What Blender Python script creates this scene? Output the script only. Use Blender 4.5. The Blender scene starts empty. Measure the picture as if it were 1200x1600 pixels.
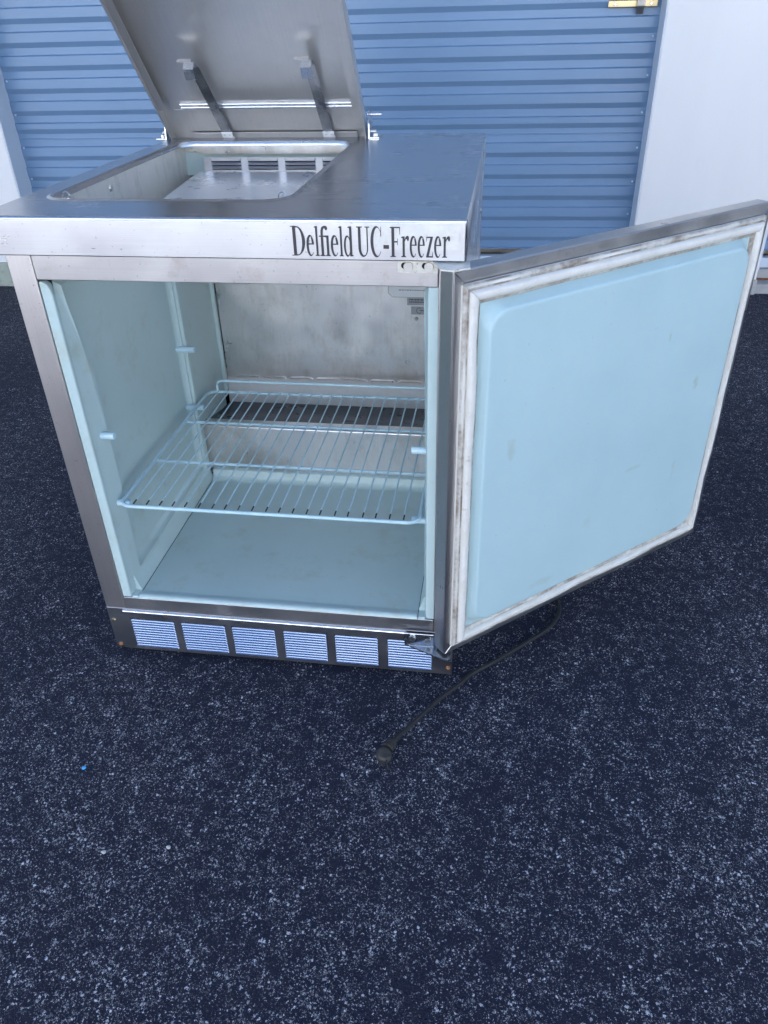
import bpy, bmesh, math, random
from mathutils import Vector, Matrix
random.seed(7)
S = bpy.context.scene
COL = S.collection
R = math.radians

# ------------------------------------------------------------------ camera
GZ = 0.012                      # everything of the freezer is measured from 12 mm below the asphalt
def cam_axes(yaw, pitch, roll):
    f = Vector((-math.sin(yaw)*math.cos(pitch), math.cos(yaw)*math.cos(pitch), -math.sin(pitch)))
    r = Vector((math.cos(yaw), math.sin(yaw), 0)); u = r.cross(f)
    return math.cos(roll)*r + math.sin(roll)*u, -math.sin(roll)*r + math.cos(roll)*u, f
cd = bpy.data.cameras.new('camera'); cam = bpy.data.objects.new('camera', cd); COL.objects.link(cam)
r_, u_, f_ = cam_axes(0.15619, 0.58091, -0.02872)
cam.matrix_world = Matrix(((r_.x, u_.x, -f_.x, 0.72866), (r_.y, u_.y, -f_.y, -1.0272), (r_.z, u_.z, -f_.z, 1.06918-GZ), (0, 0, 0, 1)))
cd.sensor_fit = 'VERTICAL'; cd.sensor_height = 24.0; cd.lens = 1202.07/1600*24.0
cd.clip_start = 0.02; cd.clip_end = 1000
S.camera = cam

# ------------------------------------------------------------------ sky, sun, exposure
SUN_EL, SUN_AZ = 50.0, 8.0      # the sun stands behind the storage building; AZ = degrees from +Y towards +X
w = bpy.data.worlds.new('World'); S.world = w; w.use_nodes = True
nt = w.node_tree; nt.nodes.clear()
sky = nt.nodes.new('ShaderNodeTexSky'); sky.sky_type = 'NISHITA'; sky.sun_disc = False
sky.sun_elevation = R(SUN_EL); sky.sun_rotation = R(SUN_AZ)
sky.air_density = 1.0; sky.dust_density = 0.3; sky.ozone_density = 2.5
bg = nt.nodes.new('ShaderNodeBackground'); bg.inputs[1].default_value = 0.05
wo = nt.nodes.new('ShaderNodeOutputWorld')
nt.links.new(sky.outputs[0], bg.inputs[0]); nt.links.new(bg.outputs[0], wo.inputs[0])
sl = bpy.data.lights.new('sun', 'SUN'); sl.energy = 5.0; sl.angle = R(0.53); sl.color = (1.0, 0.965, 0.92)
so = bpy.data.objects.new('sun', sl); COL.objects.link(so)
sd = Vector((math.sin(R(SUN_AZ))*math.cos(R(SUN_EL)), math.cos(R(SUN_AZ))*math.cos(R(SUN_EL)), math.sin(R(SUN_EL))))
so.rotation_euler = sd.to_track_quat('Z', 'Y').to_euler(); so.location = (0, 6, 12)
S.view_settings.view_transform = 'Standard'; S.view_settings.look = 'None'
S.view_settings.gamma = 1.0; S.view_settings.use_curve_mapping = False
S.view_settings.exposure = 2.95
S.cycles.max_bounces = 10; S.cycles.diffuse_bounces = 5; S.cycles.glossy_bounces = 6

# ------------------------------------------------------------------ materials
class NT:
    def __init__(s, name):
        s.m = bpy.data.materials.new(name); s.m.use_nodes = True
        s.t = s.m.node_tree; s.t.nodes.clear()
        s.out = s.n('ShaderNodeOutputMaterial'); s.p = s.n('ShaderNodeBsdfPrincipled')
        s.t.links.new(s.p.outputs[0], s.out.inputs[0]); s.tc = s.n('ShaderNodeTexCoord')
    def n(s, k, **kw):
        o = s.t.nodes.new(k)
        for a, b in kw.items(): setattr(o, a, b)
        return o
    def l(s, a, b): s.t.links.new(a, b)
    def set(s, k, v): s.p.inputs[k].default_value = v
    def mapping(s, scale=(1, 1, 1), loc=(0, 0, 0), rot=(0, 0, 0)):
        m = s.n('ShaderNodeMapping'); m.inputs['Scale'].default_value = scale
        m.inputs['Location'].default_value = loc; m.inputs['Rotation'].default_value = rot
        s.l(s.tc.outputs['Object'], m.inputs['Vector']); return m.outputs[0]
    def noise(s, scale, detail=4, rough=.55, vec=None, dist=0):
        n = s.n('ShaderNodeTexNoise'); n.inputs['Scale'].default_value = scale
        n.inputs['Detail'].default_value = detail; n.inputs['Roughness'].default_value = rough
        n.inputs['Distortion'].default_value = dist
        s.l(vec if vec else s.tc.outputs['Object'], n.inputs['Vector']); return n.outputs['Fac']
    def ramp(s, fac, pts, mode='LINEAR'):
        r = s.n('ShaderNodeValToRGB'); r.color_ramp.interpolation = mode
        e = r.color_ramp.elements
        while len(e) < len(pts): e.new(0.5)
        for i, (p, c) in enumerate(pts):
            e[i].position = p; e[i].color = (c, c, c, 1) if not hasattr(c, '__len__') else (*c, 1)
        s.l(fac, r.inputs[0]); return r.outputs[0]
    def rng(s, fac, a, b, c, d):
        r = s.n('ShaderNodeMapRange'); 
        for i, v in enumerate((a, b, c, d)): r.inputs[1+i].default_value = v
        s.l(fac, r.inputs[0]); return r.outputs[0]
    def math(s, op, a, b):
        m = s.n('ShaderNodeMath', operation=op)
        for i, v in enumerate((a, b)):
            if isinstance(v, (int, float)): m.inputs[i].default_value = v
            else: s.l(v, m.inputs[i])
        return m.outputs[0]
    def mix(s, fac, a, b, blend='MIX'):
        m = s.n('ShaderNodeMix', data_type='RGBA', blend_type=blend)
        for k, v in ((0, fac), (6, a), (7, b)):
            if isinstance(v, (int, float)): m.inputs[k].default_value = v
            elif hasattr(v, '__len__'): m.inputs[k].default_value = (*v, 1)
            else: s.l(v, m.inputs[k])
        return m.outputs[2]
    def bump(s, h, strength, dist=0.001, prev=None):
        b = s.n('ShaderNodeBump'); b.inputs['Strength'].default_value = strength; b.inputs['Distance'].default_value = dist
        s.l(h, b.inputs['Height'])
        if prev: s.l(prev, b.inputs['Normal'])
        s.l(b.outputs[0], s.p.inputs['Normal']); return b.outputs[0]

def stainless(name, axis='x', rough=.27, base=(.62, .62, .63), grime=.0, smear=.10, bump=.12, met=1.0, warm=0):
    """brushed stainless steel: fine grain along one axis, smudges, optional brown grime"""
    k = NT(name)
    sc = {'x': (6, 900, 900), 'y': (900, 6, 900), 'z': (900, 900, 6)}[axis]
    g = k.noise(1.0, 3, .6, k.mapping(sc))
    sm = k.noise(9, 5, .6); sm2 = k.noise(34, 4, .6)
    rr = k.math('ADD', k.rng(sm, .3, .7, rough-smear*.5, rough+smear), k.rng(g, .3, .7, -.012, .015))
    k.l(rr, k.p.inputs['Roughness'])
    col = k.mix(k.rng(g, .35, .65, 0, 1), tuple(c*.96 for c in base), tuple(min(1, c*1.03) for c in base))
    col = k.mix(k.rng(sm2, .35, .75, 0, .25), col, tuple(c*.82 for c in base))
    if warm: col = k.mix(k.math('MULTIPLY', k.ramp(k.noise(7, 6, .68, k.mapping((1, 1, .8), (2, 0, 5))), [(0, 0), (.46, 0), (.66, 1)]), warm), col, (.36, .32, .26))
    # little scratches and specks
    sp = k.ramp(k.noise(240, 2, .5), [(.0, 0), (.71, 0), (.74, 1)])
    col = k.mix(k.math('MULTIPLY', sp, .5), col, (.18, .16, .15))
    if grime:
        gm = k.math('MULTIPLY', k.ramp(k.noise(26, 6, .7, k.mapping((1, 1, 1) if axis == 'x' else (1.5, 1.5, .5))), [(.0, 0), (.52, 0), (.70, 1)]), grime)
        col = k.mix(gm, col, (.24, .15, .095))
        k.l(k.math('SUBTRACT', met, k.math('MULTIPLY', gm, .8)), k.p.inputs['Metallic'])
    else: k.set('Metallic', met)
    k.l(col, k.p.inputs['Base Color'])
    k.bump(g, bump, .0004)
    k.set('Anisotropic', .35)
    return k.m

def paint(name, col, rough=.45, var=.08, scale=14, dirt=0, dirtcol=(.2, .15, .1), dirt_lo=.56, bumpk=.05, bscale=220, spec=.5, stretch=(1, 1, 1), specks=0):
    k = NT(name)
    n = k.noise(scale, 5, .6, k.mapping(stretch))
    c = k.mix(k.rng(n, .3, .7, 0, 1), tuple(x*(1-var) for x in col), tuple(min(1, x*(1+var)) for x in col))
    if dirt:
        d = k.ramp(k.noise(scale*2.3, 7, .72, k.mapping(stretch, (3.1, 1.7, .4))), [(0, 0), (dirt_lo, 0), (dirt_lo+.16, 1)])
        c = k.mix(k.math('MULTIPLY', d, dirt), c, dirtcol)
    if specks:
        d = k.ramp(k.noise(130, 2, .5), [(0, 0), (.74, 0), (.76, 1)])
        c = k.mix(k.math('MULTIPLY', d, specks), c, dirtcol)
    k.l(c, k.p.inputs['Base Color'])
    k.l(k.rng(n, .3, .7, rough-.05, rough+.08), k.p.inputs['Roughness'])
    k.set('Specular IOR Level', spec)
    k.bump(k.noise(bscale, 3, .6), bumpk, .001)
    return k.m

M = {}
M['top'] = stainless('stainless_top', 'x', .25, (.52, .53, .56), smear=.03, bump=.02)
M['band'] = stainless('stainless_front', 'x', .32, (.66, .66, .67), bump=.05)
M['steel_x'] = stainless('stainless_rail', 'x', .33, (.60, .585, .58), grime=.28, bump=.05)
M['steel_z'] = stainless('stainless_stile', 'z', .36, (.70, .66, .645), smear=.05, bump=.05)
M['shell'] = stainless('stainless_side', 'z', .22, (.58, .59, .61))
M['riser'] = stainless('dull_riser_steel', 'x', .38, (.46, .47, .50), smear=.05)
M['kick'] = stainless('kick_steel', 'x', .30, (.42, .42, .44), grime=.25)
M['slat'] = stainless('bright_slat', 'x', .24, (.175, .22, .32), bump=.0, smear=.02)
M['lid'] = stainless('lid_steel', 'y', .33, (.57, .555, .535), smear=.06, met=.8)
M['inner'] = stainless('dull_inner_steel', 'z', .33, (.72, .71, .70), grime=.22, smear=.20, met=.92, warm=.55)
M['throat'] = stainless('stained_throat_steel', 'z', .45, (.74, .72, .68), grime=.3, smear=.1, met=.55)
M['tray'] = stainless('bright_tray_steel', 'x', .26, (.86, .86, .86), smear=.10, met=.6)
M['bright'] = stainless('bright_bent_steel', 'x', .22, (.74, .74, .75))
M['door_edge'] = stainless('door_edge_steel', 'z', .30, (.52, .51, .51), grime=.12)
M['pale_plate'] = paint('pale_zinc_plate', (.62, .60, .54), .4, .12, 60, .8, (.12, .08, .05), .55)
M['bolt'] = stainless('bolt_steel', 'x', .3, (.66, .65, .62), grime=.2)
M['rust'] = paint('rusty_screw', (.28, .12, .05), .8, .4, 300)
M['liner'] = paint('pale_blue_liner_plastic', (.435, .545, .54), .38, .05, 5, .38, (.33, .32, .22), .54, .08, 260, .45, specks=.35)
M['liner_door'] = paint('pale_blue_door_liner', (.43, .565, .575), .42, .035, 6, .10, (.28, .28, .18), .66, .22, 170, .45, specks=.25)
M['coat'] = paint('blue_coated_wire', (.45, .62, .68), .35, .08, 60, .55, (.22, .15, .08), .63, .05, 300)
M['bare'] = paint('bare_black_wire', (.02, .018, .016), .6, .3, 200)
M['pin'] = paint('shelf_pin_plastic', (.50, .66, .72), .35, .04, 50)
M['gasket'] = paint('worn_white_gasket', (.70, .68, .63), .5, .06, 30, .75, (.20, .14, .085), .57, .1, 160, stretch=(1, 1, 1))
def door_liner_mat():
    k = NT('pale_blue_door_liner')
    n = k.noise(5, 6, .65); f = k.noise(190, 3, .6); wv = k.noise(70, 4, .6)
    c = k.mix(k.rng(n, .3, .7, 0, 1), (.375, .515, .545), (.415, .56, .585))
    sep = k.n('ShaderNodeSeparateXYZ'); k.l(k.tc.outputs['Object'], sep.inputs[0])
    tot = None
    for (sx, sz, rx, rz, a) in ((.105, .392, .010, .016, .28), (.535, .393, .006, .012, .35), (.40, .26, .02, .004, .22), (.52, .22, .004, .02, .2), (.44, .50, .003, .012, .3), (.30, .18, .012, .012, .15), (.2, .09, .03, .008, .2)):
        dx = k.math('DIVIDE', k.math('SUBTRACT', sep.outputs[0], sx), rx); dz = k.math('DIVIDE', k.math('SUBTRACT', sep.outputs[2], sz), rz)
        r2 = k.math('ADD', k.math('MULTIPLY', dx, dx), k.math('MULTIPLY', dz, dz))
        r2 = k.math('ADD', r2, k.rng(wv, .3, .7, -.8, .9))
        mk = k.rng(r2, .2, 1.4, a, 0)
        tot = mk if tot is None else k.math('MAXIMUM', tot, mk)
    c = k.mix(tot, c, (.30, .29, .19))
    sp = k.ramp(k.noise(120, 2, .5), [(0, 0), (.745, 0), (.765, 1)])
    c = k.mix(k.math('MULTIPLY', sp, .3), c, (.25, .24, .18))
    sc = k.ramp(k.noise(1, 5, .7, k.mapping((30, 1, 120), (0, 0, 0), (0, .5, 0))), [(0, 0), (.66, 0), (.70, 1)])
    c = k.mix(k.math('MULTIPLY', sc, .10), c, (.62, .68, .70))
    k.l(c, k.p.inputs['Base Color']); k.l(k.rng(n, .3, .7, .36, .50), k.p.inputs['Roughness'])
    k.set('Specular IOR Level', .45)
    k.bump(f, .30, .0012)
    return k.m
M['liner_door'] = door_liner_mat()
def gasket_mat():
    k = NT('worn_white_gasket')
    n = k.noise(28, 6, .7); f = k.noise(150, 3, .6)
    sx = k.n('ShaderNodeSeparateXYZ'); k.l(k.tc.outputs['Object'], sx.inputs[0])
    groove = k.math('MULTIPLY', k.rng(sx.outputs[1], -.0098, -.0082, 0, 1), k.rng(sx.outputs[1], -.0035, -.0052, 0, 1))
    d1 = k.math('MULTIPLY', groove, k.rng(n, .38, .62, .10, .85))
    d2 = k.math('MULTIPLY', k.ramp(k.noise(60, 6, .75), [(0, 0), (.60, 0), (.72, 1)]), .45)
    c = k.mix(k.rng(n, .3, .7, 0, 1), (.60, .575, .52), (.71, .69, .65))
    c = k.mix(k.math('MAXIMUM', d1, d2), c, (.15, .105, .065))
    k.l(c, k.p.inputs['Base Color']); k.set('Roughness', .5); k.bump(f, .12, .001)
    return k.m
M['gasket'] = gasket_mat()
M['letter'] = paint('dark_vinyl', (.035, .032, .04), .5, .2, 80)
M['sticker_w'] = paint('pale_sticker', (.60, .61, .62), .5, .05, 60)
M['sticker_g'] = paint('grey_foil_sticker', (.27, .28, .30), .45, .1, 60)
M['print'] = paint('sticker_print', (.05, .05, .06), .6, .1, 60)
M['rubber'] = paint('black_rubber', (.012, .012, .013), .55, .25, 90, .3, (.06, .055, .05), .56)
M['plug'] = paint('worn_grey_plug', (.030, .028, .026), .6, .4, 120, .6, (.09, .08, .065), .5)
M['brass'] = stainless('yellow_zinc_latch', 'x', .36, (.50, .40, .23))
M['slot'] = paint('painted_intake_shade', (.050, .056, .068), .30, .3, 30)  # dark colour stands in for the shade inside the intake opening
M['void'] = paint('dark_gap', (.01, .01, .012), .9, .1, 20)
M['curtain'] = paint('blue_painted_steel', (.160, .262, .405), .32, .09, 2.2, .22, (.11, .16, .23), .56, .02, 60, .5, stretch=(.4, 1, 1))
M['jamb'] = paint('jamb_flashing', (.60, .66, .74), .45, .03, 4)
M['wall'] = paint('white_stucco_wall', (.78, .765, .755), .75, .025, 2.5, .14, (.40, .42, .46), .62, .3, 90, .3, stretch=(1.6, 1, .35), specks=.25)
M['footing'] = paint('algae_stained_concrete', (.34, .37, .31), .85, .2, 9, .5, (.10, .11, .07), .52, .5, 60, .2)
M['sill'] = paint('concrete_sill', (.42, .41, .40), .85, .12, 14, .4, (.16, .12, .09), .58, .4, 80, .2)
M['lane'] = paint('pale_concrete', (.20, .19, .175), .85, .1, 2, .2, (.2, .18, .15), .6, .4, 60, .2)
M['rustline'] = paint('rust_streak', (.20, .075, .03), .9, .4, 60)
M['roof'] = paint('roof_metal', (.45, .46, .48), .5, .05, 3)
M['scrap'] = paint('blue_plastic_scrap', (.08, .42, .75), .4, .1, 100)
M['chip'] = paint('pale_stone', (.55, .52, .49), .8, .15, 120)

def asphalt():
    k = NT('sealed_asphalt')
    dn = k.n('ShaderNodeTexNoise'); dn.inputs['Scale'].default_value = 480; dn.inputs['Detail'].default_value = 2; k.l(k.tc.outputs['Object'], dn.inputs['Vector'])
    sub = k.n('ShaderNodeVectorMath', operation='SUBTRACT'); k.l(dn.outputs['Color'], sub.inputs[0]); sub.inputs[1].default_value = (.5, .5, .5)
    scl = k.n('ShaderNodeVectorMath', operation='SCALE'); k.l(sub.outputs[0], scl.inputs[0]); scl.inputs['Scale'].default_value = .0062
    add = k.n('ShaderNodeVectorMath', operation='ADD'); k.l(k.tc.outputs['Object'], add.inputs[0]); k.l(scl.outputs[0], add.inputs[1])
    v = add.outputs[0]
    def vor(scale, feat='F1'):
        n = k.n('ShaderNodeTexVoronoi', feature=feat); n.inputs['Scale'].default_value = scale
        k.l(v, n.inputs['Vector']); return n
    big = k.noise(1.1, 3, .55); mid = k.noise(14, 4, .6); fine = k.noise(420, 3, .6)
    # worn patches show more stone
    clus = k.noise(46, 3, .6)
    wear = k.math('ADD', k.rng(big, .35, .65, -.10, .08), k.math('ADD', k.rng(mid, .3, .7, -.12, .10), k.rng(clus, .3, .7, -.18, .16)))
    def stones(scale, thr):
        vo = vor(scale)
        sep = k.n('ShaderNodeSeparateColor'); k.l(vo.outputs['Color'], sep.inputs[0])
        pick = k.math('ADD', sep.outputs[0], wear)
        mask = k.rng(pick, thr, thr+.03, 0, 1)
        core = k.rng(vo.outputs['Distance'], .34, .50, 1, 0)
        return k.math('MULTIPLY', mask, core), sep.outputs[1], vo.outputs['Distance']
    m1, c1, d1 = stones(360, .81)
    m2, c2, d2 = stones(200, .945)
    m3, c3, d3 = stones(620, .77)
    base = k.mix(k.rng(fine, .3, .7, 0, 1), (.0038, .0068, .0260), (.0100, .0160, .0460))
    col = base
    for m, cc, lo, hi, fac in ((m3, c3, .02, .72, .9), (m1, c1, .02, .90, .95), (m2, c2, .05, .92, .95)):
        st = k.rng(cc, 0, 1, lo, hi)
        cmb = k.n('ShaderNodeCombineColor')
        k.l(st, cmb.inputs[0]); k.l(k.math('MULTIPLY', st, .99), cmb.inputs[1]); k.l(k.math('MULTIPLY', st, 1.06), cmb.inputs[2])
        col = k.mix(k.math('MULTIPLY', m, fac), col, cmb.outputs[0])
    k.l(col, k.p.inputs['Base Color'])
    k.l(k.rng(mid, .3, .7, .48, .66), k.p.inputs['Roughness'])
    k.set('Specular IOR Level', .22)
    h = k.math('ADD', k.math('MULTIPLY', d1, -1.0), k.math('ADD', k.math('MULTIPLY', d2, -.8), k.math('MULTIPLY', fine, .6)))
    k.bump(h, .85, .004)
    return k.m
M['asphalt'] = asphalt()

# ------------------------------------------------------------------ helpers
def link(name, bm, mat, parent=None, smooth=False, loc=None, mats=None, sharp=50):
    me = bpy.data.meshes.new(name); bm.normal_update(); bm.to_mesh(me); bm.free()
    for m in (mats or [mat]): me.materials.append(m)
    if smooth:
        for p in me.polygons: p.use_smooth = True
        me.set_sharp_from_angle(angle=R(sharp))
    o = bpy.data.objects.new(name, me); COL.objects.link(o)
    if smooth:
        wn = o.modifiers.new('weighted_normals', 'WEIGHTED_NORMAL'); wn.keep_sharp = True; wn.weight = 100
    if parent: o.parent = parent
    if loc: o.location = loc
    return o
def thing(name, label, cat, loc=(0, 0, 0), rz=0, group=None):
    o = bpy.data.objects.new(name, None); COL.objects.link(o); o.empty_display_size = .1
    o.location = loc; o.rotation_euler = (0, 0, rz); o['label'] = label; o['category'] = cat
    if group: o['group'] = group
    return o
def box(bm, x0, x1, y0, y1, z0, z1, bev=0, seg=2, mi=0):
    vs = [bm.verts.new((x, y, z)) for z in (z0, z1) for y in (y0, y1) for x in (x0, x1)]
    fs = [(0, 2, 3, 1), (4, 5, 7, 6), (0, 1, 5, 4), (2, 6, 7, 3), (0, 4, 6, 2), (1, 3, 7, 5)]
    ff = [bm.faces.new([vs[i] for i in f]) for f in fs]
    for f in ff: f.material_index = mi
    if bev:
        es = list({e for f in ff for e in f.edges})
        bmesh.ops.bevel(bm, geom=es, offset=bev, segments=seg, profile=.5, affect='EDGES', clamp_overlap=True)
def B(*a, **k):
    bm = bmesh.new(); box(bm, *a, **k); return bm
def tube(bm, pts, r, n=8, closed=False, mi=0, cap=True):
    pts = [Vector(p) for p in pts]; N = len(pts); rings = []
    for i, p in enumerate(pts):
        a = pts[(i-1) % N] if closed or i > 0 else p; b = pts[(i+1) % N] if closed or i < N-1 else p
        t = (b-a).normalized(); up = Vector((0, 0, 1)) if abs(t.z) < .9 else Vector((0, 1, 0))
        s = t.cross(up).normalized(); q = s.cross(t)
        rings.append([bm.verts.new(p + (s*math.cos(2*math.pi*k/n) + q*math.sin(2*math.pi*k/n))*r) for k in range(n)])
    for i in range(N if closed else N-1):
        A, C = rings[i], rings[(i+1) % N]
        for k in range(n):
            f = bm.faces.new((A[k], A[(k+1) % n], C[(k+1) % n], C[k])); f.material_index = mi
    if cap and not closed:
        for g in (rings[0], rings[-1][::-1]):
            f = bm.faces.new(g); f.material_index = mi
def cyl(bm, p, axis, r0, r1, h, n=16):
    ax = Vector(axis).normalized(); s = ax.orthogonal().normalized(); q = ax.cross(s); p = Vector(p)
    A = [bm.verts.new(p+(s*math.cos(2*math.pi*k/n)+q*math.sin(2*math.pi*k/n))*r0) for k in range(n)]
    C = [bm.verts.new(p+ax*h+(s*math.cos(2*math.pi*k/n)+q*math.sin(2*math.pi*k/n))*r1) for k in range(n)]
    for k in range(n): bm.faces.new((A[k], A[(k+1) % n], C[(k+1) % n], C[k]))
    bm.faces.new(A[::-1]); bm.faces.new(C)
def prism(bm, pts, off):
    A = [bm.verts.new(p) for p in pts]; C = [bm.verts.new(Vector(p)+Vector(off)) for p in pts]; n = len(pts)
    bm.faces.new(A[::-1]); bm.faces.new(C)
    for k in range(n): bm.faces.new((A[k], A[(k+1) % n], C[(k+1) % n], C[k]))
def rrect(x0, x1, y0, y1, r, n=6):
    out = []
    for cx, cy, a0 in ((x1-r, y1-r, 0), (x0+r, y1-r, 90), (x0+r, y0+r, 180), (x1-r, y0+r, 270)):
        for k in range(n+1):
            a = R(a0+90*k/n); out.append((cx+r*math.cos(a), cy+r*math.sin(a)))
    return out
def loops(bm, rings, closed=True, cap=False):
    V = [[bm.verts.new(p) for p in rg] for rg in rings]; n = len(V[0])
    for A, C in zip(V, V[1:]):
        for k in range(n if closed else n-1): bm.faces.new((A[k], A[(k+1) % n], C[(k+1) % n], C[k]))
    if cap: bm.faces.new(V[-1])
    return V

# ------------------------------------------------------------------ ground
bm = bmesh.new()
vs = [bm.verts.new(p) for p in ((-150, -150, 0), (150, -150, 0), (150, 150, 0), (-150, 150, 0))]; bm.faces.new(vs)
g = link('asphalt_ground', bm, M['asphalt']); g['kind'] = 'structure'
bm = bmesh.new(); bm.faces.new([bm.verts.new(p) for p in ((-40, -7.8, .004), (40, -7.8, .004), (40, -4.6, .004), (-40, -4.6, .004))])  # unseen pale strip, added to bounce sunlight and brighten the steel's reflections
g = link('added_bounce_lane', bm, M['lane']); g['kind'] = 'structure'

# ------------------------------------------------------------------ storage building
BY, BYAW = 2.47, R(1.5)
bld = thing('storage_building', 'white storage building with blue corrugated roll-up doors behind the freezer', 'building', (0, BY, 0), BYAW)
WF = -.118                     # face of the piers in the building's own y; the curtains hang at y = 0
DOORS = [(-1.392, 1.272), (1.80, 4.30), (-4.42, -1.92), (4.82, 7.32), (-7.0, -4.92), (-9.6, -7.5), (7.82, 10.3)]
DH, BH = 2.35, 3.0
xs = sorted(DOORS); edges = [-12.0] + [v for d in xs for v in d] + [12.5]
for i in range(0, len(edges), 2):
    link('pier', B(edges[i], edges[i+1], WF, .25, .02, DH, bev=.004), M['wall'], bld)
    link('footing', B(edges[i]-.004, edges[i+1]+.004, WF-.012, .25, -.05, .108 if edges[i+1] < 0 else .06, bev=.006), M['footing'] if edges[i+1] < 0 else M['sill'], bld)
link('header', B(-12, 12.5, WF-.003, .25, DH, BH, bev=.004), M['wall'], bld)
link('rear_block', B(-12, 12.5, .3, 9, 0, BH), M['wall'], bld)
link('roof', B(-12.2, 12.7, WF-1.75, 9.2, BH, BH+.14, bev=.01), M['roof'], bld)  # deep overhang added out of view to block sky light from above
# corrugated curtains: trapezoid profile, seam fold near the middle
def profile(z0, z1):
    pts = []
    zs = [.576-.0838*k for k in range(7, -1, -1)] + [.670+.0833*k for k in range(25)]   # each entry: the shaded underside
    for i, z in enumerate(zs):
        nz = zs[i+1] if i+1 < len(zs) else z+.0833
        g_ = nz-z
        seq = [(z-.0020, -.0130), (z+.0002, -.0118), (z+.0040, -.0012), (z+.0062, 0), (z+.007+g_*.27, 0), (z+.007+g_*.285, -.0006), (z+.007+g_*.50, -.0123), (z+.007+g_*.515, -.0130)]
        if abs(z-.576) < .01:
            seq = seq[:4] + [(z+.030, 0), (z+.0315, -.0035), (z+.0335, -.0035), (z+.035, 0)] + [(z+.0525, 0), (z+.0538, -.0006), (z+.0720, -.0123), (z+.0733, -.013)]
        # underside comes first going up: bulge (-y) above the line belongs to the row below
        for zz, yy in seq:
            if z0 <= zz <= z1: pts.append((zz, yy))
    return pts
def curtain(x0, x1, name='roll_up_door'):
    bm = bmesh.new(); pr = profile(.125, DH+.04); n = 2
    cols = []
    for x, amp in ((x0-.03, .35), (x0+.012, .35), (x0+.035, 1), (x1-.035, 1), (x1-.012, .35), (x1+.03, .35)):
        cols.append([bm.verts.new((x, -.004*(1-amp)+y*amp, z)) for z, y in pr])
    for A, C in zip(cols, cols[1:]):
        for k in range(len(pr)-1): bm.faces.new((A[k], C[k], C[k+1], A[k+1]))
    return link(name, bm, M['curtain'], bld, smooth=True, sharp=25)
for i, (a, b) in enumerate(DOORS):
    d = curtain(a, b)
    link('bottom_bar', B(a+.002, b-.002, -.03, .012, .085, .127, bev=.004), M['jamb'], d)
    link('door_jamb', B(a-.0005, a+.0035, WF+.004, .02, .10, DH), M['jamb'], bld)
    link('door_jamb', B(b-.0035, b+.0005, WF+.004, .02, .10, DH), M['jamb'], bld)
    link('sill', B(a+.006, b-.006, -.05, .2, -.03, .083, bev=.006), M['sill'], bld)
    link('sill_apron', B(a-.02, b+.02, -.115, -.05, -.03, .040, bev=.008), M['sill'], bld)
    if i < 2:
        rb = bmesh.new(); up_, dn_ = [], []; x = a+.02
        while x < b-.02:
            up_.append((x, -.0535, .0402+random.uniform(.002, .013))); dn_.append((x, -.0535, .0402)); x += random.uniform(.008, .03)
        prism(rb, dn_+up_[::-1], (0, .004, 0)); bmesh.ops.recalc_face_normals(rb, faces=rb.faces[:])
        link('rust_line', rb, M['rustline'], bld)
    if i == 0:
        zr = .30
        first = None
        while zr < 1.4:
            for x in (a+.018, b-.018):
                bm = bmesh.new(); bmesh.ops.create_icosphere(bm, subdivisions=2, radius=.0042)
                if first is None:
                    first = link('rivet', bm, M['jamb'], d, True); r = first
                else:
                    bm.free(); r = first.copy(); COL.objects.link(r); r.parent = d
                r.location = (x, -.008, zr + (0.02 if x < 0 else 0))
            zr += .128
        # slide latch near the right jamb
        lx, lz = b-.013, 1.035
        link('latch_plate', B(lx-.185, lx-.005, -.020, -.0135, lz-.002, lz+.022, bev=.003), M['brass'], d, True)
        link('latch_plate', B(lx-.185, lx-.005, -.020, -.0135, lz+.026, lz+.075, bev=.003), M['brass'], d, True)
        link('latch_bolt', B(lx-.16, lx+.012, -.029, -.0205, lz+.026, lz+.046, bev=.003), M['brass'], d, True)
        for sx in (lx-.160, lx-.030):
            bm = bmesh.new(); cyl(bm, (sx, -.0195, lz+.009), (0, -1, 0), .0058, .004, .003); link('screw', bm, M['bolt'], d, True)
        sb = bmesh.new()
        loops(sb, [[(lx-.082+dx, yy, zz) for yy, zz in ((-.0145, lz-.024), (-.022, lz-.022), (-.028, lz-.004), (-.036, lz+.004), (-.036, lz+.10))] for dx in (0, .028)], closed=False)
        bmesh.ops.solidify(sb, geom=sb.faces[:], thickness=.002)
        link('latch_strap', sb, M['bolt'], d, True)

# the row of units across the aisle, in the sun behind the photographer
op = thing('storage_building', 'sunlit row of storage units across the aisle behind the photographer', 'building', (0, -8.0, 0), 0)
link('wall', B(-20, 22, -6, 0, -.02, 3.3), M['wall'], op)
link('roof', B(-20.2, 22.2, -6.2, .15, 3.3, 3.45), M['roof'], op)
for k in range(12):
    x = -18+k*3.6; link('roll_up_door', B(x, x+2.4, -.05, .02, .1, 2.3), M['curtain'], op)

# ------------------------------------------------------------------ freezer
fz = thing('freezer', 'stainless steel under-counter freezer with its lid raised and pale blue door swung wide open', 'freezer', (0, 0, -GZ))
W, D, HT, HB = .686, .797, .8403, .0533
XL, XR = .0215, .6845
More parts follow.
